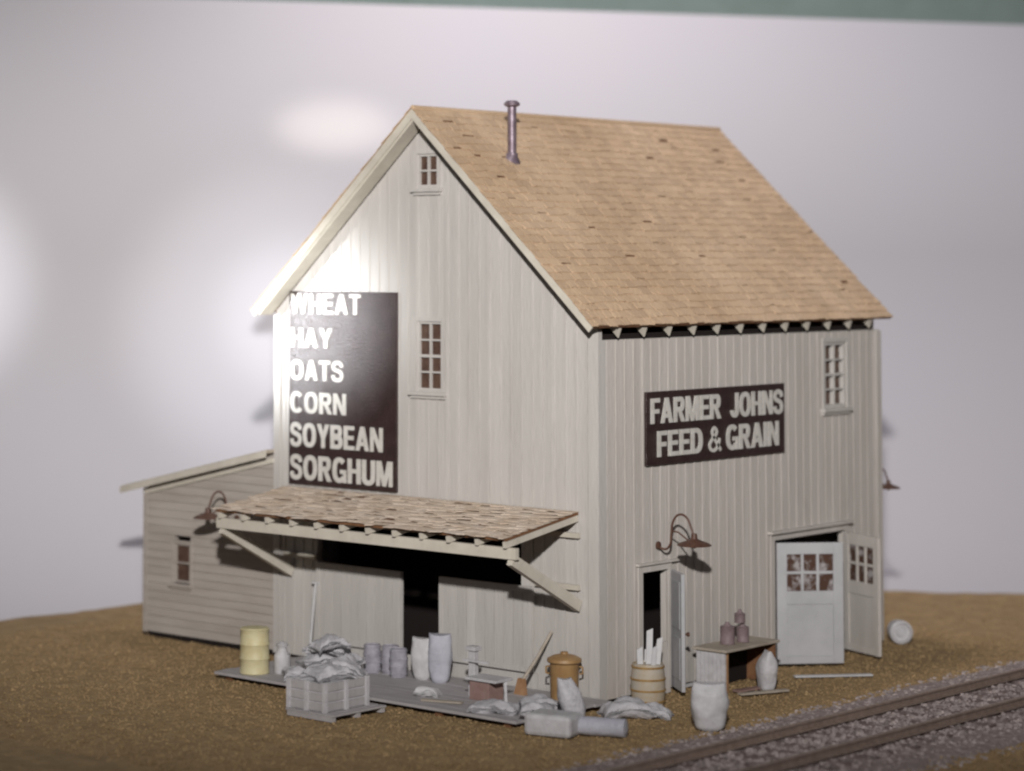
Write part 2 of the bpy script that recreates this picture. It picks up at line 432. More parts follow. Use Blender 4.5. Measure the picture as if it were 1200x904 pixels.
def window(parent, u0, u1, z0, z1, cols, rows, place, fr=.05, casing=.09, depth=.05, m='white', name='window', lm=0):
    def bx(mb, a, b, c, d, e, f):   # u0,u1,z0,z1,d0,d1
        mb.hexa([place(a,f,c),place(b,f,c),place(b,e,c),place(a,e,c),place(a,f,d),place(b,f,d),place(b,e,d),place(a,e,d)])
    cs = MB()      # casing round the opening, proud of the boards
    bx(cs, u0-casing-lm, u0-.002, z0-.02, z1+casing, .022, .05); bx(cs, u1+.002, u1+casing, z0-.02, z1+casing, .022, .05)
    bx(cs, u0-.002, u1+.002, z1+.002, z1+casing, .022, .048)
    root = obj(name, cs, M[m], parent)
    f = MB(); i = .002
    bx(f, u0+i, u0+fr, z0+i, z1-i, -depth, .012); bx(f, u1-fr, u1-i, z0+i, z1-i, -depth, .012)
    bx(f, u0+fr, u1-fr, z1-fr, z1-i, -depth, .010); bx(f, u0+fr, u1-fr, z0+i, z0+fr, -depth, .010)
    mw = .034
    for k in range(1, cols):
        u = u0+fr+(u1-u0-2*fr)*k/cols; bx(f, u-mw/2, u+mw/2, z0+fr, z1-fr, -depth, .006)
    for k in range(1, rows):
        z = z0+fr+(z1-z0-2*fr)*k/rows; ww = mw*(1.6 if rows == 4 and k == 2 else 1)
        bx(f, u0+fr, u1-fr, z-ww/2, z+ww/2, -depth, .003)
    obj('frame', f, M[m], root)
    p = MB(); bx(p, u0+.004, u1-.004, z0+.004, z1-.004, -depth-.03, -depth-.004)
    obj('pane', p, M['glass'], root)
    s = MB(); bx(s, u0-casing-lm-.03, u1+casing+.03, z0-.09, z0-.022, -.01, .11); bx(s, u0-casing-lm, u1+casing, z0-.15, z0-.092, .0, .06)
    obj('sill', s, M[m], root)
    return root
G = lambda u, d, z: Vector((u, -d, z)); SD = lambda u, d, z: Vector((d, u, z))
window(store, -4.24, -3.72, 9.22, 9.85, 2, 2, G, .045, .07, m='gable')
window(store, -4.24, -3.62, 5.38, 6.68, 2, 4, G, .045, .08, m='gable', lm=.06)
window(store, 7.5, 8.32, 4.9, 6.2, 2, 4, SD, .06, .09, .10, m='gable')

# sliding doors on the loading front, track above
def slab(a, b, z0, z1, y0, y1):
    q = MB(); k = a
    while k < b-1e-6:
        e = min(k+.22, b); q.box((k+.006, y0, z0), (e-.006, y1, z1)); q.box((k, y0+.015, z0), (e, y1-.005, z1-.003)); k = e
    return q
for (a, b) in ((-6.75, -4.55), (-3.6, -1.4)):
    sd = obj('sliding_door', slab(a, b, .42, 1.95, -.13, -.06), M['gable'], store)
    q = MB(); q.box((a, -.145, .42), (b, -.133, .52)); q.box((a, -.145, 1.85), (b, -.133, 1.95)); q.box((a, -.147, .52), (a+.08, -.133, 1.85)); q.box((b-.08, -.147, .52), (b, -.133, 1.85))
    obj('rail_frame', q, M['gable'], sd)
obj('threshold', MB().box((-6.8, -.05, .06), (-1.35, -.014, .40)), M['gable'], store)

# personnel door on the long side
q = MB(); q.box((.03,1.12,.06),(.055,1.255,2.33)); q.box((.03,2.045,.06),(.055,2.15,2.33)); q.box((.03,1.255,2.205),(.053,2.045,2.33)); q.box((.02,1.08,2.332),(.10,2.36,2.37))
fr = obj('door_frame', q, M['side'], store)
th = R(40)
dd = Vector((math.cos(th), -math.sin(th), 0)); nn = Vector((math.sin(th), math.cos(th), 0)); h0 = Vector((.06, 2.10, .09))
def leaf_panel(mb, h, dv, nv, u0, u1, z0, z1, d0, d1):
    P = lambda u, dd_, z: h + dv*u + nv*dd_ + Vector((0,0,z))
    mb.hexa([P(u0,d0,z0),P(u1,d0,z0),P(u1,d1,z0),P(u0,d1,z0),P(u0,d0,z1),P(u1,d0,z1),P(u1,d1,z1),P(u0,d1,z1)])
q = MB(); leaf_panel(q, h0, dd, nn, 0, .74, 0, 2.1, 0, .07)
dl = obj('door', q, M['door'], store, bevel=.01)
q = MB(); leaf_panel(q, h0, dd, nn, .1, .64, .2, .95, -.012, -.002); leaf_panel(q, h0, dd, nn, .1, .64, 1.1, 1.95, -.012, -.002)
obj('panel', q, M['door'], dl)
q = MB(); kp = h0+dd*.66+nn*.075+Vector((0,0,1.02)); q.lathe(kp, [(.02,0),(.02,.04),(.04,.05),(.04,.09),(.01,.1)], 14, nn)
obj('handle', q, M['rust'], dl, True)

# double doors, both leaves standing open
q = MB(); q.box((.03,5.46,.06),(.056,5.595,2.55)); q.box((.03,8.205,.06),(.056,8.33,2.55)); q.box((.03,5.595,2.425),(.053,8.205,2.55)); q.box((.02,5.40,2.553),(.13,8.38,2.60))
obj('door_frame', q, M['side'], store)
def dleaf(hinge, free, m):
    h = Vector(hinge); e = Vector(free)-h; wd = e.length; dv = e.normalized(); nv = Vector((dv.y, -dv.x, 0))
    if nv.dot(CAM-h) < 0: nv = -nv
    H = 2.32; q = MB(); t = .07
    LP = lambda u0, u1, z0, z1, a, b: leaf_panel(q, h, dv, nv, u0, u1, z0, z1, a, b)
    st = wd*.15
    z_lo, z_hi = H*.60, H*.905
    LP(0, st, 0, H, 0, t); LP(wd-st, wd, 0, H, 0, t)
    LP(st, wd-st, 0, .14, 0, t-.003); LP(st, wd-st, z_hi, H, 0, t-.003); LP(st, wd-st, H*.49, z_lo, 0, t-.003)
    LP(st, wd-st, .14, H*.49, .0, t-.022)
    pw = (wd-2*st)
    for k in (1, 2):
        u = st+pw*k/3; LP(u-.028, u+.028, z_lo, z_hi, .01, t-.006)
    zm = (z_lo+z_hi)/2; LP(st, wd-st, zm-.028, zm+.028, .012, t-.01)
    o = obj('door', q, m, store, bevel=.006)
    q2 = MB(); leaf_panel(q2, h, dv, nv, st+.002, wd-st-.002, z_lo+.002, z_hi-.002, .018, .03)
    obj('pane', q2, M['smeared'], o)
    return o
dleaf((.06, 5.62, .06), (.92, 6.62, .06), M['door'])
dleaf((.06, 8.18, .06), (1.12, 7.74, .06), M['side'])

# ------------------------------------------------------------------ awning (part of the store)
AX0, AX1, AY = -7.62, -.40, -2.10
wz, oz = 3.36, 3.05
dA = (Vector((0, AY, oz))-Vector((0, 0, wz))); lA = dA.length; dA.normalize(); nA = Vector((0, -dA.z, dA.y)); nA = nA if nA.z > 0 else -nA
orgA = Vector((0, -.03, wz))
PA = lambda x, s, h: orgA + Vector((x,0,0)) + dA*s + nA*h
aw = obj('awning', MB().hexa([PA(AX0+.03,0,-.05),PA(AX1-.03,0,-.05),PA(AX1-.03,lA-.06,-.05),PA(AX0+.03,lA-.06,-.05),PA(AX0+.03,0,-.004),PA(AX1-.03,0,-.004),PA(AX1-.03,lA-.06,-.004),PA(AX0+.03,lA-.06,-.004)]), M['under'], store)
obj('shingles', shingle_slope(MB(), orgA, dA, nA, Vector((1,0,0)), lA, AX0, AX1, 10, .14, .34, .022, .055, .12, .022), M['awnroof'], aw)
FZ = 2.845
obj('fascia_beam', MB().box((AX0-.02, AY+.10, FZ-.15), (AX1+.12, AY+.19, FZ+.045)), M['trim'], aw)
nraf = 12
for i in range(nraf):
    x = AX0+.12+(AX1-.06-AX0-.12)*i/(nraf-1)
    p = PA(x, .02, -.11); e = PA(x, lA-.02-random.uniform(0,.03), -.115)
    obj('rafter', MB().bar(p, e, .065, .11), M['trim'], aw)
for (xa, xb) in ((AX0-.05, -6.80), (-1.36, -.38)):
    for zb in (1.98, 2.90): obj('ledger', MB().box((xa, -.11, zb), (xb, -.034, zb+.09)), M['trim'], aw)
for x in (AX0+.10, AX1-.02):
    q = MB(); a = Vector((x, AY+.145, FZ-.16)); b = Vector((x, -.05, 1.70))
    q.bar(a, b, .12, .20)
    obj('brace', q, M['trim'], aw)

# ------------------------------------------------------------------ annex
ann = thing('lean_to_shed', 'low clapboard lean-to shed with a shallow roof against the left side of the feed store', 'shed', (-9.9, 2.2, 0))
AL, AR, AD = -11.78, -8.035, 4.4
def atop(x): return 3.10+(x-AL)/(AR-AL)*.86
q = MB(); z = .10; hh = .17; WN = (-10.92, -10.43, 1.18, 1.98)
def clap_span(mb, x0, x1, z0, z1, y):
    # one clapboard: thin at the top, thick at the butt
    mb.hexa([(x0,y-.035,z0),(x1,y-.035,z0),(x1,y+.1,z0),(x0,y+.1,z0),(x0,y-.008,z1),(x1,y-.008,z1),(x1,y+.1,z1),(x0,y+.1,z1)])
while z < 4.0:
    z1 = z+hh
    xa = AL if z1 <= atop(AL) else AL+(z1-3.10)/.86*(AR-AL)
    if xa < AR-.1:
        segs = [(xa, AR)]
        if z1 > WN[2] and z < WN[3]: segs = [(xa, WN[0]), (WN[1], AR)]
        for a, b in segs: clap_span(q, a, b, z, z1-.001, 0)
    z = z1
q.hexa([(AL,.03,3.0),(AR,.03,3.0),(AR,.12,3.0),(AL,.12,3.0),(AL,.03,atop(AL)),(AR,.03,atop(AR)),(AR,.12,atop(AR)),(AL,.12,atop(AL))])
obj('front_wall', q, M['annex'], ann)
q = MB(); z = .10
while z < 3.05:
    q.hexa([(AL-.035,.1,z),(AL-.008,.1,z),(AL-.008,AD,z),(AL-.035,AD,z),(AL-.03,.1,z+hh-.001),(AL+.1,.1,z+hh-.001),(AL+.1,AD,z+hh-.001),(AL-.03,AD,z+hh-.001)]); z += hh
q.box((AL, AD-.1, .1), (AR, AD, 3.1))
obj('outer_wall', q, M['annex'], ann)
obj('corner_board', MB().box((AL-.05, -.055, .08), (AL+.07, -.037, 3.06)).box((AL-.055,-.037,.08),(AL-.04,.10,3.06)), M['annex'], ann)
obj('base_shade_beam', MB().box((AL+.05, .04, -.05), (AR, .3, .098)), M['dark'], ann)  # near-black beam standing in for the shadow gap under the shed
sl = .86/(AR-AL)
q = MB(); x0, x1 = -12.30, AR+.02; z0r = 3.14-.0; zz = lambda x: 3.15+(x-AL)*sl
q.hexa([(x0,-.26,zz(x0)-.02),(x1,-.26,zz(x1)-.02),(x1,AD+.2,zz(x1)-.02),(x0,AD+.2,zz(x0)-.02),(x0,-.26,zz(x0)+.05),(x1,-.26,zz(x1)+.05),(x1,AD+.2,zz(x1)+.05),(x0,AD+.2,zz(x0)+.05)])
ar = obj('roof', q, M['wood'], ann)
q = MB(); q.hexa([(x0,-.30,zz(x0)-.10),(x1,-.30,zz(x1)-.10),(x1,-.262,zz(x1)-.10),(x0,-.262,zz(x0)-.10),(x0,-.30,zz(x0)+.03),(x1,-.30,zz(x1)+.03),(x1,-.262,zz(x1)+.03),(x0,-.262,zz(x0)+.03)])
q.hexa([(AL,-.075,zz(AL)-.22),(x1,-.075,zz(x1)-.22),(x1,-.037,zz(x1)-.22),(AL,-.037,zz(AL)-.22),(AL,-.075,zz(AL)-.13),(x1,-.075,zz(x1)-.13),(x1,-.037,zz(x1)-.13),(AL,-.037,zz(AL)-.13)])
obj('rake_board', q, M['trim'], ar)
wr = window(ann, WN[0], WN[1], WN[2], WN[3], 1, 2, G, .04, .06, .05, m='annex')

# ------------------------------------------------------------------ signs
def ring(x0, x1, y0, y1, a0, a1, t, ty=None):
    ty = ty or t*.88; cx, cy, rx, ry = (x0+x1)/2, (y0+y1)/2, (x1-x0)/2, (y1-y0)/2; e = 2/2.35; n = 28; o = []; i_ = []
    for k in range(n+1):
        a = R(a0+(a1-a0)*k/n); c, s = math.cos(a), math.sin(a)
        ux, uy = math.copysign(abs(c)**e, c), math.copysign(abs(s)**e, s)
        o.append((cx+ux*rx, cy+uy*ry)); i_.append((cx+ux*(rx-t), cy+uy*(ry-ty)))
    return [[o[k], o[k+1], i_[k+1], i_[k]] for k in range(n)]
def ribbon(pts, hw):
    P = [Vector(p) for p in pts]; Q = []
    for i in range(len(P)-1):
        p0 = P[max(0, i-1)]; a, c = P[i], P[i+1]; p3 = P[min(len(P)-1, i+2)]
        for k in range(6):
            u = k/6; Q.append(.5*((2*a)+(c-p0)*u+(2*p0-5*a+4*c-p3)*u*u+(3*a-p0-3*c+p3)*u**3))
    Q.append(P[-1]); L_, R_ = [], []
    for i, q in enumerate(Q):
        d = (Q[min(i+1, len(Q)-1)]-Q[max(i-1, 0)]).normalized(); n = Vector((-d.y, d.x))*hw; L_.append(tuple(q+n)); R_.append(tuple(q-n))
    return [[L_[k], L_[k+1], R_[k+1], R_[k]] for k in range(len(Q)-1)]
def rc(a, b, c, d): return [[(a,b),(c,b),(c,d),(a,d)]]
def dbowl(x0, x1, y0, y1, t):
    xm = x1-(y1-y0)*.42; ty = t*.85
    return rc(x0, y1-ty, xm+.002, y1) + rc(x0, y0, xm+.002, y0+ty) + ring(2*xm-x1, x1, y0, y1, -90, 90, t, ty)
T_ = .222
GL = {
 'A': (.76, [[[(0,0),(.215,0),(.49,1),(.27,1)]], [[(.76,0),(.545,0),(.27,1),(.49,1)]], rc(.17,.20,.59,.365)]),
 'B': (.70, [rc(0,0,T_,1), dbowl(.15,.66,.46,1,T_*.95), dbowl(.15,.70,0,.56,T_)]),
 'C': (.74, [ring(0,.76,-.015,1.015,38,322,T_)]),
 'D': (.72, [rc(0,0,T_,1), dbowl(.15,.72,0,1,T_)]),
 'E': (.62, [rc(0,0,T_,1), rc(.1,.83,.61,1), rc(.1,.42,.57,.59), rc(.1,0,.62,.17)]),
 'F': (.58, [rc(0,0,T_,1), rc(.1,.83,.58,1), rc(.1,.40,.53,.57)]),
 'G': (.77, [ring(0,.77,-.015,1.015,42,318,T_), rc(.42,.36,.77,.52), rc(.60,.0,.77,.40)]),
 'H': (.71, [rc(0,0,T_,1), rc(.71-T_,0,.71,1), rc(.1,.42,.6,.59)]),
 'I': (.21, [rc(0,0,T_,1)]),
 'J': (.56, [rc(.56-T_,.30,.56,1), ring(0,.56,-.015,.60,180,360,T_)]),
 'M': (.86, [rc(0,0,.19,1), rc(.67,0,.86,1), [[(.0,1),(.26,1),(.52,0),(.34,0)]], [[(.86,1),(.60,1),(.34,0),(.52,0)]]]),
 'N': (.71, [rc(0,0,.195,1), rc(.515,0,.71,1), [[(0,1),(.215,1),(.71,0),(.495,0)]]]),
 'O': (.78, [ring(0,.78,-.015,1.015,0,360,T_)]),
 'R': (.72, [rc(0,0,T_,1), dbowl(.15,.69,.41,1,T_), [[(.28,.43),(.48,.45),(.73,0),(.50,0)]]]),
 'S': (.68, [ribbon([(.585,.70),(.54,.85),(.36,.925),(.17,.88),(.105,.73),(.17,.60),(.35,.53),(.53,.44),(.585,.28),(.52,.12),(.34,.07),(.14,.13),(.09,.31)], .098)]),
 'T': (.64, [rc(.22,0,.42,.9), rc(0,.83,.64,1)]),
 'U': (.71, [rc(0,.32,T_,1), rc(.71-T_,.32,.71,1), ring(0,.71,-.015,.66,180,360,T_)]),
 'W': (1.02, [[[(0,1),(.20,1),(.36,0),(.18,0)]], [[(.18,0),(.36,0),(.60,1),(.42,1)]], [[(.42,1),(.60,1),(.84,0),(.66,0)]], [[(.66,0),(.84,0),(1.02,1),(.82,1)]]]),
 'Y': (.72, [[[(0,1),(.23,1),(.46,.38),(.26,.38)]], [[(.72,1),(.49,1),(.26,.38),(.46,.38)]], rc(.26,0,.46,.40)]),
 '&': (.76, [ribbon([(.78,.03),(.55,.30),(.30,.62),(.25,.80),(.38,.94),(.53,.80),(.45,.64),(.20,.46),(.08,.27),(.16,.09),(.36,.05),(.54,.15),(.66,.34),(.70,.52)], .068)]),
}
def lettering(parent, s, u0, u1, z0, z1, place, d, bold=0):
    x = 0; polys = []
    for ch in s:
        if ch == ' ': x += .30; continue
        wd, prims = GL[ch]
        for k, pr in enumerate(prims):
            for poly in pr: polys.append(([(px+x, py) for px, py in poly], k))
        x += wd+.07
    tot = x-.07; q = MB()
    for pl, k in polys:
        h = .014+.0022*k
        q.hexa([place(u0+px/tot*(u1-u0), d, z0+py*(z1-z0)) for px, py in pl] + [place(u0+px/tot*(u1-u0), d+h, z0+py*(z1-z0)) for px, py in pl])
    return obj('lettering', q, M['letters'], parent)
def sign_board(root, u0, u1, z0, z1, place, d0, d1):
    q = MB(); q.hexa([place(u0,d1,z0),place(u1,d1,z0),place(u1,d0,z0),place(u0,d0,z0),place(u0,d1,z1),place(u1,d1,z1),place(u1,d0,z1),place(u0,d0,z1)])
    return obj('board', q, M['sign'], root, bevel=.006)
s1 = thing('sign', 'tall dark brown sign listing grains, WHEAT to SORGHUM, on the gable wall', 'sign', (-6.1, -.03, 3.42))
U0, U1, Z0, Z1 = -7.57, -4.72, 3.42, 7.22
sign_board(s1, U0, U1, Z0, Z1, G, .02, .075)
hgt = Z1-Z0
def zrow(y0, y1):   # pixel rows of the lettering turned into fractions of the board
    return Z1-(y0-342)/230*hgt, Z1-(y1-342)/230*hgt
rows6 = [('WHEAT', 345, 369, 428), ('HAY', 386, 409, 395), ('OATS', 424, 448, 408), ('CORN', 462, 487, 411), ('SOYBEAN', 499, 527, 453), ('SORGHUM', 537, 566, 464)]
for s, ya, yb, xr in rows6:
    za, zb = zrow(ya, yb); u1 = U0+(xr-343)/125*(U1-U0)
    lettering(s1, s, U0+.05, u1, zb, za, G, .077, .026)
s2 = thing('sign', 'wide dark brown sign reading FARMER JOHNS FEED & GRAIN on the long side wall', 'sign', (.04, 3.64, 4.13))
sign_board(s2, 1.34, 5.93, 4.12, 5.45, SD, .03, .085)
lettering(s2, 'FARMER  JOHNS', 1.46, 5.86, 4.87, 5.33, SD, .087, .024)
lettering(s2, 'FEED & GRAIN', 1.66, 5.70, 4.26, 4.73, SD, .087, .024)

# ------------------------------------------------------------------ gooseneck lamps
def gooseneck(base, out, label, sc=1.0, drop=0, side=0):
    b = Vector(base); o = Vector(out); up_ = Vector((0,0,1)); sd = o.cross(up_)
    t = thing('wall_lamp', label, 'lamp', b, 'gooseneck lamps on the walls')
    K = lambda u, z, s_=0: b + o*u*sc + up_*z*sc + sd*s_*sc
    pts = [K(0,0), K(.08,-.05), K(.20,-.05), K(.28,.05), K(.30,.22), K(.33,.42), K(.42,.56), K(.55,.59), K(.66,.52), K(.73,.38), K(.78,.26)]
    # smooth
    P = []
    for i in range(len(pts)-1):
        a, c = pts[i], pts[i+1]
        p0 = pts[max(0, i-1)]; p3 = pts[min(len(pts)-1, i+2)]
        for k in range(4):
            u = k/4; P.append(.5*((2*a)+(c-p0)*u+(2*p0-5*a+4*c-p3)*u*u+(3*a-p0-3*c+p3)*u**3))
    P.append(pts[-1])
    arm = obj('arm', MB().tube(P, .021*sc, 8), M['rust'], t, True)
    obj('stay', MB().tube([K(.31,.28), K(.45,.27), K(.60,.18), K(.70,.12)], .015*sc, 8), M['rust'], t, True)
    obj('bracket', MB().lathe(b, [(.07*sc,0),(.07*sc,.03),(.03*sc,.05)], 16, o), M['rust'], t, True)
    c = K(.80, .10)
    obj('shade', MB().lathe(c, [(.05*sc,.17*sc),(.06*sc,.08*sc),(.12*sc,.05*sc),(.26*sc,.0),(.31*sc,-.03*sc),(.305*sc,-.045*sc),(.24*sc,-.02*sc),(.10*sc,.02*sc),(.01*sc,.03*sc)], 28), M['rust'], t, True)
    obj('bulb', MB().lathe(c, [(.02*sc,.03*sc),(.045*sc,-.02*sc),(.05*sc,-.055*sc),(.03*sc,-.09*sc),(.005,-.10*sc)], 16), M['white'], t, True)
gooseneck((.034, 1.74, 2.66), (1, 0, 0), 'brown gooseneck lamp above the narrow doorway on the long side wall')
gooseneck((-9.05, -.034, 2.62), (-.10, -.995, 0), 'blurred brown gooseneck lamp on the lean-to shed beside the left end of the awning', .95)
gooseneck((-.35, LEN+.03, 3.05), (.25, .968, 0), 'out of focus brown lamp sticking out from behind the rear corner of the feed store', .8)

# ------------------------------------------------------------------ loading platform
pf = MB(); PX0, PX1, PY0, PY1, PZ = -6.95, .42, -2.72, -.08, .13
y = PY0
while y < PY1-.01:
    e = min(y+.24, PY1); pf.box((PX0+random.uniform(-.03,.03), y+.004, PZ-.05), (PX1-.1+random.uniform(-.04,.04), e-.004, PZ+random.uniform(-.004,.004))); y = e
plat = thing('loading_platform', 'low grey plank platform along the foot of the gable wall', 'platform', ((PX0+PX1)/2, -1.4, 0))
obj('deck', pf, M['deck'], plat)
for x in (PX0+.3, -5.1, -3.3, -1.5, PX1-.4): obj('joist', MB().box((x-.07, PY0+.10, -.06), (x+.07, PY1, PZ-.052)), M['under'], plat)

# ------------------------------------------------------------------ props
def sack_mesh(size, seed=0, bend=0, pinch=.75, wr=.075, nz=12):
    bm = bmesh.new(); bmesh.ops.create_cube(bm, size=2)
    bmesh.ops.subdivide_edges(bm, edges=bm.edges[:], cuts=nz, use_grid_fill=True)
    q = MB(); idx = {}
    for v in bm.verts:
        x, y, z = v.co
        m = max(abs(x), abs(y)); r = 1-pinch*m**5
        # square to pillow
        px = x*(1-.10*(1-abs(y)**3)*abs(x)**3) ; py = y*(1-.13*(1-abs(x)**3)*abs(y)**3)
        px *= .5*size[0]; py *= .5*size[1]
        pz = z*r*.5*size[2]*(math.sqrt(max(0, 1-.35*m*m)))
        nv = noise.noise(Vector((px*5+seed*7.3, py*5, z*2)))*wr + noise.noise(Vector((px*14+seed, py*14, z*3)))*wr*.35
        fold = .5*wr*math.sin(px*22+seed)*abs(x)**4
        pz += nv + fold + bend*(px/size[0]*2)**2
        idx[v.index] = len(q.v); q.v.append(Vector((px, py, pz)))
    for f in bm.faces: q.f.append(tuple(idx[v.index] for v in f.verts))
    bm.free(); return q
def xform(q, loc, rot=(0,0,0)):
    Mx = Matrix.Translation(loc) @ Matrix.Rotation(rot[2], 4, 'Z') @ Matrix.Rotation(rot[1], 4, 'Y') @ Matrix.Rotation(rot[0], 4, 'X')
    q.v = [Mx @ v for v in q.v]; return q
def sack(loc, size, rot, label, group=None, seed=0, m='sack', bend=-.05, name='sack'):
    o = obj(name, xform(sack_mesh(size, seed, bend), Vector(loc), rot), M[m], None, True)
    return tag(o, label, 'sack', group)
def standing_sack(loc, w, d, h, label, group=None, rotz=0, seed=0, lean=(0,0), m='sack', neck=.62):
    q = MB(); n = 32; prof = []
    for k in range(25):
        t = k/24
        r = (.72+.28*math.sin(min(1, t*1.6)*math.pi/2)) if t < .5 else 1-(1-neck)*max(0, (t-.5)/.5)**2.2
        if t < .06: r *= .80+.20*t/.06
        for i in range(n):
            a = 2*math.pi*i/n; ca, sa = math.cos(a), math.sin(a)
            e = (abs(ca)**3+abs(sa)**3)**(-1/3)
            nn_ = 1+.10*noise.noise(Vector((ca*2+seed*3, sa*2, t*4)))+.03*noise.noise(Vector((ca*7, sa*7+seed, t*9)))
            x, y_ = ca*e*r*w/2*nn_, sa*e*r*d/2*nn_*(1 if t < .8 else 1-(t-.8)*2.2)
            z = t*h + (.05*h*abs(ca)**2*max(0, t-.85)/.15)
            x += lean[0]*t*t; y_ += lean[1]*t*t
            c, s = math.cos(rotz), math.sin(rotz)
            q.v.append(Vector((loc[0]+x*c-y_*s, loc[1]+x*s+y_*c, loc[2]+z)))
    for k in range(24):
        for i in range(n):
            i2 = (i+1) % n; q.f.append((k*n+i, k*n+i2, (k+1)*n+i2, (k+1)*n+i))
    q.f.append(tuple(reversed(range(n)))); q.f.append(tuple(24*n+i for i in range(n)))
    return tag(obj('sack', q, M[m], None, True), label, 'sack', group)

# cream drum
t = thing('drum', 'cream yellow drum at the left end of the platform', 'drum', (-6.25, -2.34, PZ))
r_ = .27
obj('body', MB().lathe((-6.25,-2.34,PZ+.003), [(r_,0),(r_+.012,.02),(r_,.05),(r_,.26),(r_+.014,.28),(r_,.30),(r_,.52),(r_+.014,.54),(r_,.56),(r_,.80),(r_+.012,.815),(r_-.01,.83)], 36), M['cream'], t, True)
obj('lid', MB().lathe((-6.25,-2.34,PZ+.833), [(r_-.02,0),(r_-.02,.012),(.05,.02)], 36), M['cream'], t, True)
# milk can
def milk_can(x, y, z, s, label, m='pale'):
    t = thing('milk_can', label, 'can', (x, y, z))
    obj('body', MB().lathe((x,y,z), [(.17*s,0),(.18*s,.02*s),(.18*s,.36*s),(.17*s,.40*s),(.10*s,.50*s),(.10*s,.56*s),(.125*s,.60*s)], 28), M[m], t, True)
    obj('lid', MB().lathe((x,y,z+.602*s), [(.13*s,0),(.135*s,.03*s),(.06*s,.06*s),(.03*s,.08*s)], 28), M[m], t, True)
    for sx in (-1, 1):
        obj('handle', MB().tube([(x+sx*.13*s,y,z+.42*s),(x+sx*.21*s,y,z+.46*s),(x+sx*.20*s,y,z+.56*s),(x+sx*.115*s,y,z+.58*s)], .014*s, 8), M[m], t, True)
milk_can(-5.88, -1.98, PZ, .86, 'small pale milk can between the cream drum and the pile of sacks')
# shovel leaning against the wall
t = thing('shovel', 'pale long-handled shovel leaning on the wall behind the pile of sacks', 'shovel', (-6.0, -1.0, PZ))
a, b = Vector((-6.15,-.95,PZ+.28)), Vector((-6.75,-.16,1.52))
obj('handle', MB().tube([a, b], [.028,.024], 10), M['white'], t, True)
dv = (b-a).normalized()
obj('grip', MB().tube([b-Vector((.09,0,-.02)), b+Vector((.09,0,.02))], .022, 8), M['white'], t, True)
q = xform(MB().add([(-.11,0,0),(.11,0,0),(.13,.02,-.20),(.06,.03,-.34),(-.06,.03,-.34),(-.13,.02,-.20),(-.11,.02,0),(.11,.02,0),(.13,.04,-.20),(.06,.05,-.34),(-.06,.05,-.34),(-.13,.04,-.20)],
    [(0,1,2,3,4,5),(11,10,9,8,7,6),(0,6,7,1),(1,7,8,2),(2,8,9,3),(3,9,10,4),(4,10,11,5),(5,11,6,0)]), a+Vector((0,0,.06)), (R(-25),R(-15),R(40)))
obj('blade', q, M['pale'], t)
# pile of sacks on the platform
gp = 'grey sacks heaped on the platform'
sack((-4.55,-1.75,PZ+.12), (.85,.55,.26), (0,0,R(35)), 'grey sack at the bottom right of the heap behind the slatted crate', gp, 1)
sack((-5.15,-2.15,PZ+.12), (.80,.55,.26), (0,0,R(50)), 'grey sack at the bottom left of the heap, nearest the milk can', gp, 2)
sack((-4.85,-1.55,PZ+.33), (.85,.55,.25), (R(6),0,R(10)), 'grey sack in the middle of the heap, second layer at the back', gp, 3)
sack((-4.85,-2.05,PZ+.34), (.78,.50,.24), (R(-6),0,R(62)), 'grey sack in the middle of the heap, second layer at the front', gp, 4)
sack((-4.95,-1.75,PZ+.56), (.80,.52,.24), (0,R(4),R(28)), 'grey sack with a folded end, just under the top of the heap', gp, 5, bend=-.09)
sack((-4.30,-1.95,PZ+.30), (.66,.46,.22), (R(8),R(16),R(48)), 'grey sack slumping down the right side of the heap', gp, 6)
sack((-3.95,-2.55,PZ+.13), (.80,.55,.26), (0,0,R(65)), 'grey sack at the front of the heap, half hidden behind the slatted crate', gp, 17)
sack((-4.70,-1.95,PZ+.70), (.66,.46,.20), (R(5),R(-6),R(70)), 'small grey sack crowning the heap', gp, 18, bend=-.08)
# pallet and crate
pal = thing('pallet', 'low grey pallet on the ground in front of the platform, under a crate', 'pallet', (-2.95,-3.85,0))
e0, e1, f0, f1 = -3.42, -2.32, -4.42, -3.05
for k in range(3):
    y = f0+.06+(f1-f0-.12)*k/2; obj('runner', MB().box((e0+.02, y-.05, 0), (e1-.02, y+.05, .085)), M['deck'], pal)
for k in range(6):
    x = e0+.07+(e1-e0-.14)*k/5; obj('slat', MB().box((x-.075, f0, .088), (x+.075, f1, .118)), M['deck'], pal)
cr = thing('crate', 'grey slatted crate standing on the pallet', 'crate', (-3.05,-3.85,.12))
cx0, cx1, cy0, cy1, cz0, cz1 = -3.40, -2.55, -4.36, -3.30, .122, .62
obj('box', MB().box((cx0+.03,cy0+.03,cz0),(cx1-.03,cy1-.03,cz1-.04)), M['pale'], cr)
for k in range(3):
    z0 = cz0+.02+k*.165
    q = MB(); q.box((cx0+.005,cy0+.005,z0),(cx1-.005,cy0+.027,z0+.13)); q.box((cx1-.027,cy0+.03,z0),(cx1-.005,cy1-.03,z0+.13)); q.box((cx0+.005,cy1-.027,z0),(cx1-.005,cy1-.005,z0+.13)); q.box((cx0+.005,cy0+.03,z0),(cx0+.027,cy1-.03,z0+.13))
    obj('slat', q, M['deck'], cr)
for (x, y) in ((cx0,cy0),(cx1,cy0),(cx0,cy1),(cx1,cy1),((cx0+cx1)/2,cy0),(cx1,(cy0+cy1)/2)):
    obj('post', MB().box((x-.035,y-.035,cz0+.001),(x+.035,y+.035,cz1+.01)), M['pale'], cr)
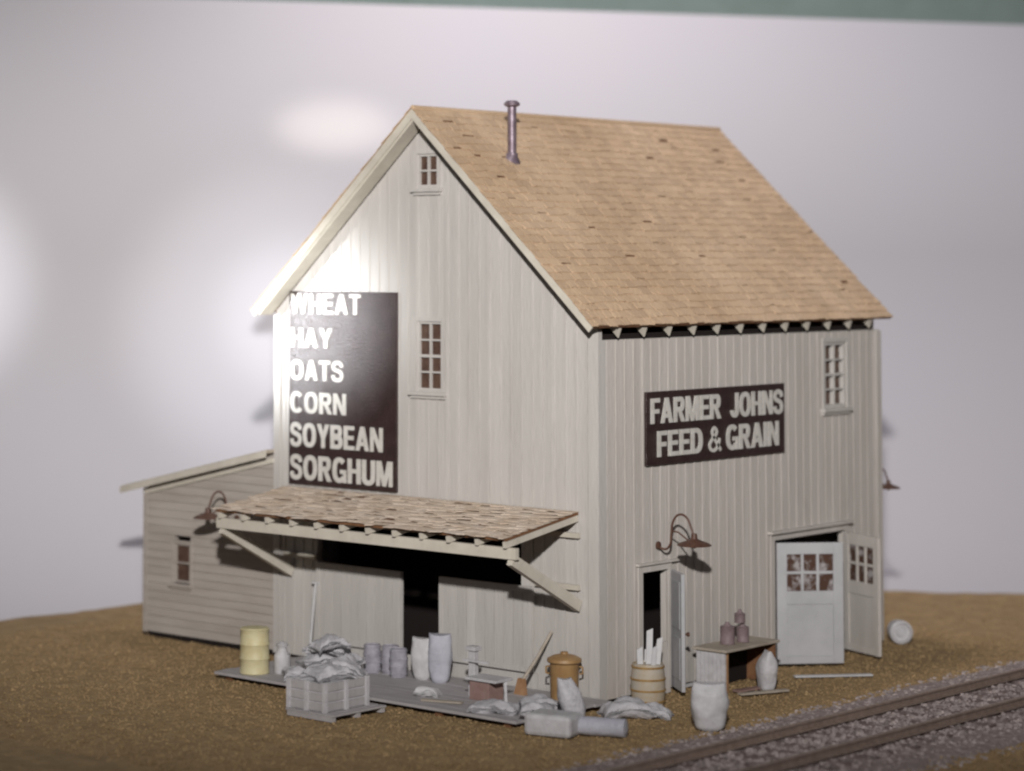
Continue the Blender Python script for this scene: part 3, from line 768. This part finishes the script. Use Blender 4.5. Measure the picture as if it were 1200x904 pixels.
sack((-2.98,-3.80,cz1+.07), (.80,.58,.22), (R(3),R(-3),R(75)), 'grey sack lying across the top of the slatted crate', gp, 8)

# violet drums
def keg(x, y, z, r, h, label, m, hoop=None, name='keg', cat='keg', group=None, bulge=.10):
    t = thing(name, label, cat, (x, y, z), group)
    pr = [(r*(.88+bulge*math.sin(math.pi*k/12)), h*k/12) for k in range(13)]
    pr += [(r*.80, h), (r*.80, h-.02)]
    obj('body', MB().lathe((x,y,z), pr, 32), M[m], t, True)
    for k in (.12, .38, .64, .92):
        rr = r*(.885+bulge*math.sin(math.pi*k))
        obj('hoop', MB().lathe((x,y,z+h*k-.015), [(rr,0),(rr+.013,.003),(rr+.013,.03),(rr,.033)], 32), M[hoop or m], t, True)
    return t
gv = 'violet grey kegs on the platform'
keg(-4.72, -.75, PZ, .17, .52, 'left one of the three small violet grey kegs beside the open loading door', 'violet', group=gv)
keg(-4.38, -.62, PZ, .17, .52, 'middle one of the three small violet grey kegs beside the open loading door', 'violet', group=gv)
keg(-4.02, -.80, PZ, .17, .52, 'right one of the three small violet grey kegs beside the open loading door', 'violet', group=gv)
standing_sack((-3.52,-.70,PZ), .42, .30, .74, 'shorter of the two upright pale sacks standing in the loading doorway', 'upright sacks in the loading doorway', R(20), 3, m='pale', neck=.85)
standing_sack((-3.08,-.72,PZ), .44, .32, .85, 'taller of the two upright pale sacks standing in the loading doorway', 'upright sacks in the loading doorway', R(30), 5, m='sackblue', neck=.9)

# platform scale
t = thing('platform_scale', 'pale upright platform scale with a pinkish box base, right of the loading door', 'scale', (-1.5,-1.3,PZ))
obj('column', MB().box((-1.80,-1.45,PZ),(-1.66,-1.33,PZ+.80)), M['pale'], t, bevel=.01)
obj('head', MB().box((-1.84,-1.49,PZ+.803),(-1.62,-1.29,PZ+.88)), M['pale'], t, bevel=.01)
obj('beam', MB().box((-1.86,-1.52,PZ+.62),(-1.30,-1.49,PZ+.66)), M['pale'], t)
obj('box', MB().box((-1.60,-1.66,PZ),(-1.16,-1.25,PZ+.34)), M['pinkbox'], t, bevel=.01)
obj('weighing_plate', MB().box((-1.66,-1.72,PZ+.343),(-.96,-1.22,PZ+.39)), M['pale'], t, bevel=.01)
obj('brace', MB().bar((-1.0,-1.4,PZ+.34), (-.82,-1.6,PZ+.02), .05, .04), M['pale'], t)
sack((-.45,-2.30,PZ+.09), (.92,.52,.22), (0,0,R(18)), 'flattened grey sack draped over the front edge at the right of the platform', 'loose sacks at the corner', 11, bend=-.07)
sack((-.10,-1.55,PZ+.10), (.70,.50,.22), (0,R(5),R(70)), 'small grey sack on the platform in front of the broom', 'loose sacks at the corner', 12)
# broom
t = thing('broom', 'broom with pale handle and tan head leaning by the ochre bin', 'broom', (-1.2,-.6,PZ))
a, b = Vector((-1.22,-.66,PZ+.22)), Vector((-.98,-.10,1.20))
obj('handle', MB().tube([a, (a+b)/2+Vector((.01,0,-.02)), b], [.035,.03,.03], 10), M['wood'], t, True)
q = MB(); dv = (a-b).normalized()
q.hexa([a+Vector((-.13,-.07,-.22)),a+Vector((.13,-.10,-.22)),a+Vector((.13,.0,-.22)),a+Vector((-.13,.03,-.22)),a+Vector((-.07,-.03,.06)),a+Vector((.07,-.04,.06)),a+Vector((.07,.03,.06)),a+Vector((-.07,.04,.06))])
obj('bristles', q, M['tan'], t)
# ochre bin with domed lid
bxy = (-.42,-.46)
t = thing('bin', 'round ochre bin with a domed lid at the corner of the store', 'bin', (*bxy, PZ))
obj('body', MB().lathe((*bxy,PZ+.003), [(.235,0),(.245,.02),(.255,.62),(.262,.64),(.262,.66)], 36), M['can'], t, True)
obj('lid', MB().lathe((*bxy,PZ+.665), [(.295,-.03),(.31,-.01),(.30,.035),(.20,.085),(.07,.115),(.065,.15),(.01,.16)], 36), M['can'], t, True)
for s_a in (R(215), R(35)):
    cxh, cyh = bxy[0]+.262*math.cos(s_a), bxy[1]+.262*math.sin(s_a); ox, oy = math.cos(s_a), math.sin(s_a)
    obj('handle', MB().tube([(cxh,cyh,PZ+.56),(cxh+.06*ox,cyh+.06*oy,PZ+.55),(cxh+.06*ox,cyh+.06*oy,PZ+.44),(cxh,cyh,PZ+.43)], .018, 8), M['can'], t, True)
# heap beyond the end of the platform: box, roll and slumped sacks
t = obj('carton', xform(MB().box((-.42,-.30,0),(.42,.30,.36)), Vector((1.02,-2.62,.0)), (0,0,R(14))), M['pale'], bevel=.07)
tag(t, 'blue grey box on the ground off the right end of the platform', 'box')
q = MB().lathe((0,0,0), [(.06,-.42),(.145,-.40),(.155,-.2),(.15,.1),(.155,.38),(.07,.41)], 24, (1,0,0))
tag(obj('roll', xform(q, Vector((1.72,-2.20,.155)), (0,0,R(22))), M['sackblue'], None, True), 'blue grey rolled bundle lying beside the box in front of the corner', 'roll')
standing_sack((.86,-1.85,0), .42, .34, .78, 'pale slumped sack standing between the box and the ochre bin', 'loose sacks at the corner', R(60), 9, lean=(-.16,.05), neck=.55)
sack((.45,-2.35,.30), (.60,.45,.22), (R(10),R(8),R(40)), 'grey sack leaning on the back of the blue grey box', 'loose sacks at the corner', 14)
sack((.98,-.55,.16), (.92,.62,.30), (R(0),R(-4),R(48)), 'pale lumpy sack lying on the ground at the corner of the store', 'loose sacks at the corner', 15, bend=-.12)
sack((1.32,-.15,.09), (.62,.40,.15), (R(8),R(10),R(30)), 'small folded sack on the ground against the hooped barrel', 'loose sacks at the corner', 16, bend=-.07)
tag(obj('cloth_bundle', xform(sack_mesh((.46,.34,.16), 31, -.05), Vector((-2.35,-1.9,PZ+.07)), (0,0,R(25))), M['pale'], None, True), 'small crumpled pale bundle on the middle of the platform', 'bundle')
tag(obj('scrap_board', MB().bar((-2.1,-2.35,PZ+.02),(-1.35,-2.15,PZ+.03), .10, .03), M['wood']), 'short pale board lying near the front edge of the platform', 'board')
# hooped barrel with planks
keg(.62, .60, 0, .31, .74, 'pale barrel with ochre hoops holding scrap boards, left of the narrow doorway', 'keg', 'hoop', 'barrel', 'barrel')
gpk = 'scrap boards standing in the hooped barrel'
bl = [((.55,.50),(.50,.52),1.02,.10), ((.62,.60),(.62,.66),1.34,.11), ((.70,.66),(.78,.74),1.20,.10), ((.50,.70),(.46,.80),.98,.09), ((.74,.50),(.84,.50),1.08,.08)]
txt = ['short front scrap board standing in the hooped barrel', 'tallest scrap board standing in the hooped barrel', 'second tallest scrap board leaning right in the hooped barrel', 'scrap board at the back left of the hooped barrel', 'narrow scrap board at the right rim of the hooped barrel']
for (p, q_, h, wd), tx in zip(bl, txt):
    a = Vector((*p, .05)); b = Vector((*q_, h)); mb = MB().bar(a, b, wd, .03, (1,-1,0))
    mb.v[4] += Vector((0,0,-.05)); mb.v[7] += Vector((0,0,-.05))
    tag(obj('scrap_board', mb, M['white']), tx, 'board', gpk)
tag(obj('plank', MB().bar((.16,1.78,.0),(.12,1.72,.92), .30, .03, (1,0,0)), M['side']), 'grey board blocking the lower half of the narrow doorway', 'board')

# workbench with cans, sacks and boards by the double doors
bt = thing('workbench', 'low pale workbench with an open dark front between the narrow doorway and the double doors', 'bench', (.7,3.1,0))
B0, B1, BY0, BY1, BH = .36, 1.00, 2.46, 4.12, .74
obj('top', MB().box((B0-.04,BY0-.06,BH),(B1+.06,BY1+.06,BH+.05)), M['wood'], bt, bevel=.008)
q = MB(); 
for k in range(7): q.box((B0+.01+k*.09, BY0, .01), (B0+.01+k*.09+.082, BY0+.04, BH-.002))
obj('end_panel', q, M['pale'], bt)
obj('end_panel', MB().box((B0,BY1-.04,.01),(B1,BY1,BH-.002)), M['under'], bt)
obj('back_panel', MB().box((B0,BY0+.042,.01),(B0+.03,BY1-.042,BH-.002)), M['dark'], bt)  # painted near-black for the shade in the bench's hollow
obj('leg', MB().box((B1-.05,BY0+.042,.01),(B1,BY0+.10,BH-.002)), M['tan'], bt)
gc = 'mauve cans on the workbench'
def can(x, y, z, r, h, label):
    t = thing('can', label, 'can', (x, y, z), gc)
    obj('body', MB().lathe((x,y,z), [(r,0),(r+.006,.01),(r,.02),(r,h-.02),(r+.006,h-.01),(r-.01,h)], 24), M['mauve'], t, True)
    obj('neck', MB().lathe((x,y,z+h+.001), [(r*.7,0),(r*.35,.04),(r*.30,.07),(r*.1,.075)], 24), M['mauve'], t, True)
can(.62, 3.10, BH+.052, .135, .32, 'left one of the three mauve cans on the workbench')
can(.70, 3.48, BH+.052, .115, .28, 'lower right one of the mauve cans on the workbench')
can(.68, 3.42, BH+.41, .10, .17, 'mauve can perched on top of the others on the workbench')
standing_sack((1.32,3.30,0), .46, .34, .70, 'white bulging sack standing in front of the open workbench', None, R(-35), 21, m='pale', neck=.5, lean=(.10,0))
standing_sack((2.68,-.52,0), .62, .46, .76, 'tall white sack standing alone on the ground nearest the track', None, R(35), 22, m='pale', neck=.86)
tag(obj('plank', MB().bar((1.32,2.42,.045),(1.72,3.38,.045), .12, .035), M['wood']), 'pale plank lying on the ground in front of the workbench', 'plank')
tag(obj('plank', MB().bar((1.05,2.70,.03),(1.28,3.55,.05), .16, .03), M['pinkbox']), 'pinkish plank lying half under the workbench', 'plank')
tag(obj('plank', MB().bar((.98,4.78,.03),(1.95,5.95,.03), .13, .03), M['white']), 'long thin white plank lying on the ground in front of the double doors', 'plank')
tag(obj('plank', MB().bar((.10,2.25,.04),(.10,3.9,.04), .05, .05), M['white']), 'thin pale strip at the foot of the wall behind the workbench', 'plank')
# out-of-focus tub on its side beyond the rear corner
ax = Vector((.70,-.71,0)); cc = Vector((.30,9.85,.24))
t = thing('tub', 'pale round tub lying on its side beyond the rear corner of the store', 'tub', (cc.x,cc.y,0))
obj('body', MB().lathe(cc, [(.15,-.24),(.21,-.22),(.235,.0),(.235,.16),(.19,.18),(.17,.13),(.01,.12)], 32, ax), M['pale'], t, True)
obj('inset', MB().lathe(cc, [(.11,.125),(.10,.15),(.01,.155)], 24, ax), M['sack'], t, True)

# ------------------------------------------------------------------ track
tr = thing('railway_track', 'rusty railway track running past the right of the store in grey ballast', 'railway track', (4.85, 0, .08))
for x in (4.13, 5.57):
    q = MB(); prf = [(-.07,0),(.07,0),(.07,.02),(.015,.035),(.015,.11),(.04,.125),(.04,.16),(-.04,.16),(-.04,.125),(-.015,.11),(-.015,.035),(-.07,.02)]
    n = len(prf); ysr = [-14+2*i for i in range(19)]
    for y in ysr:
        for (a, b) in prf: q.v.append(Vector((x+xoff(y)+a+.012*noise.noise(Vector((x, y, 0))), y, .085+b*.95)))
    for i in range(len(ysr)-1):
        for k in range(n): q.f.append((i*n+k, i*n+(k+1) % n, (i+1)*n+(k+1) % n, (i+1)*n+k))
    q.f.append(tuple(range(n))); q.f.append(tuple((len(ysr)-1)*n+k for k in range(n)))
    obj('rail', q, M['rail'], tr)
y = -11.6
while y < 14:
    q = MB().box((4.85-1.2+xoff(y)+random.uniform(-.05,.05), y-.11, -.06), (4.85+1.2+xoff(y)+random.uniform(-.05,.05), y+.11, .068))
    obj('tie', q, M['tie'], tr); y += .62+random.uniform(-.04, .04)
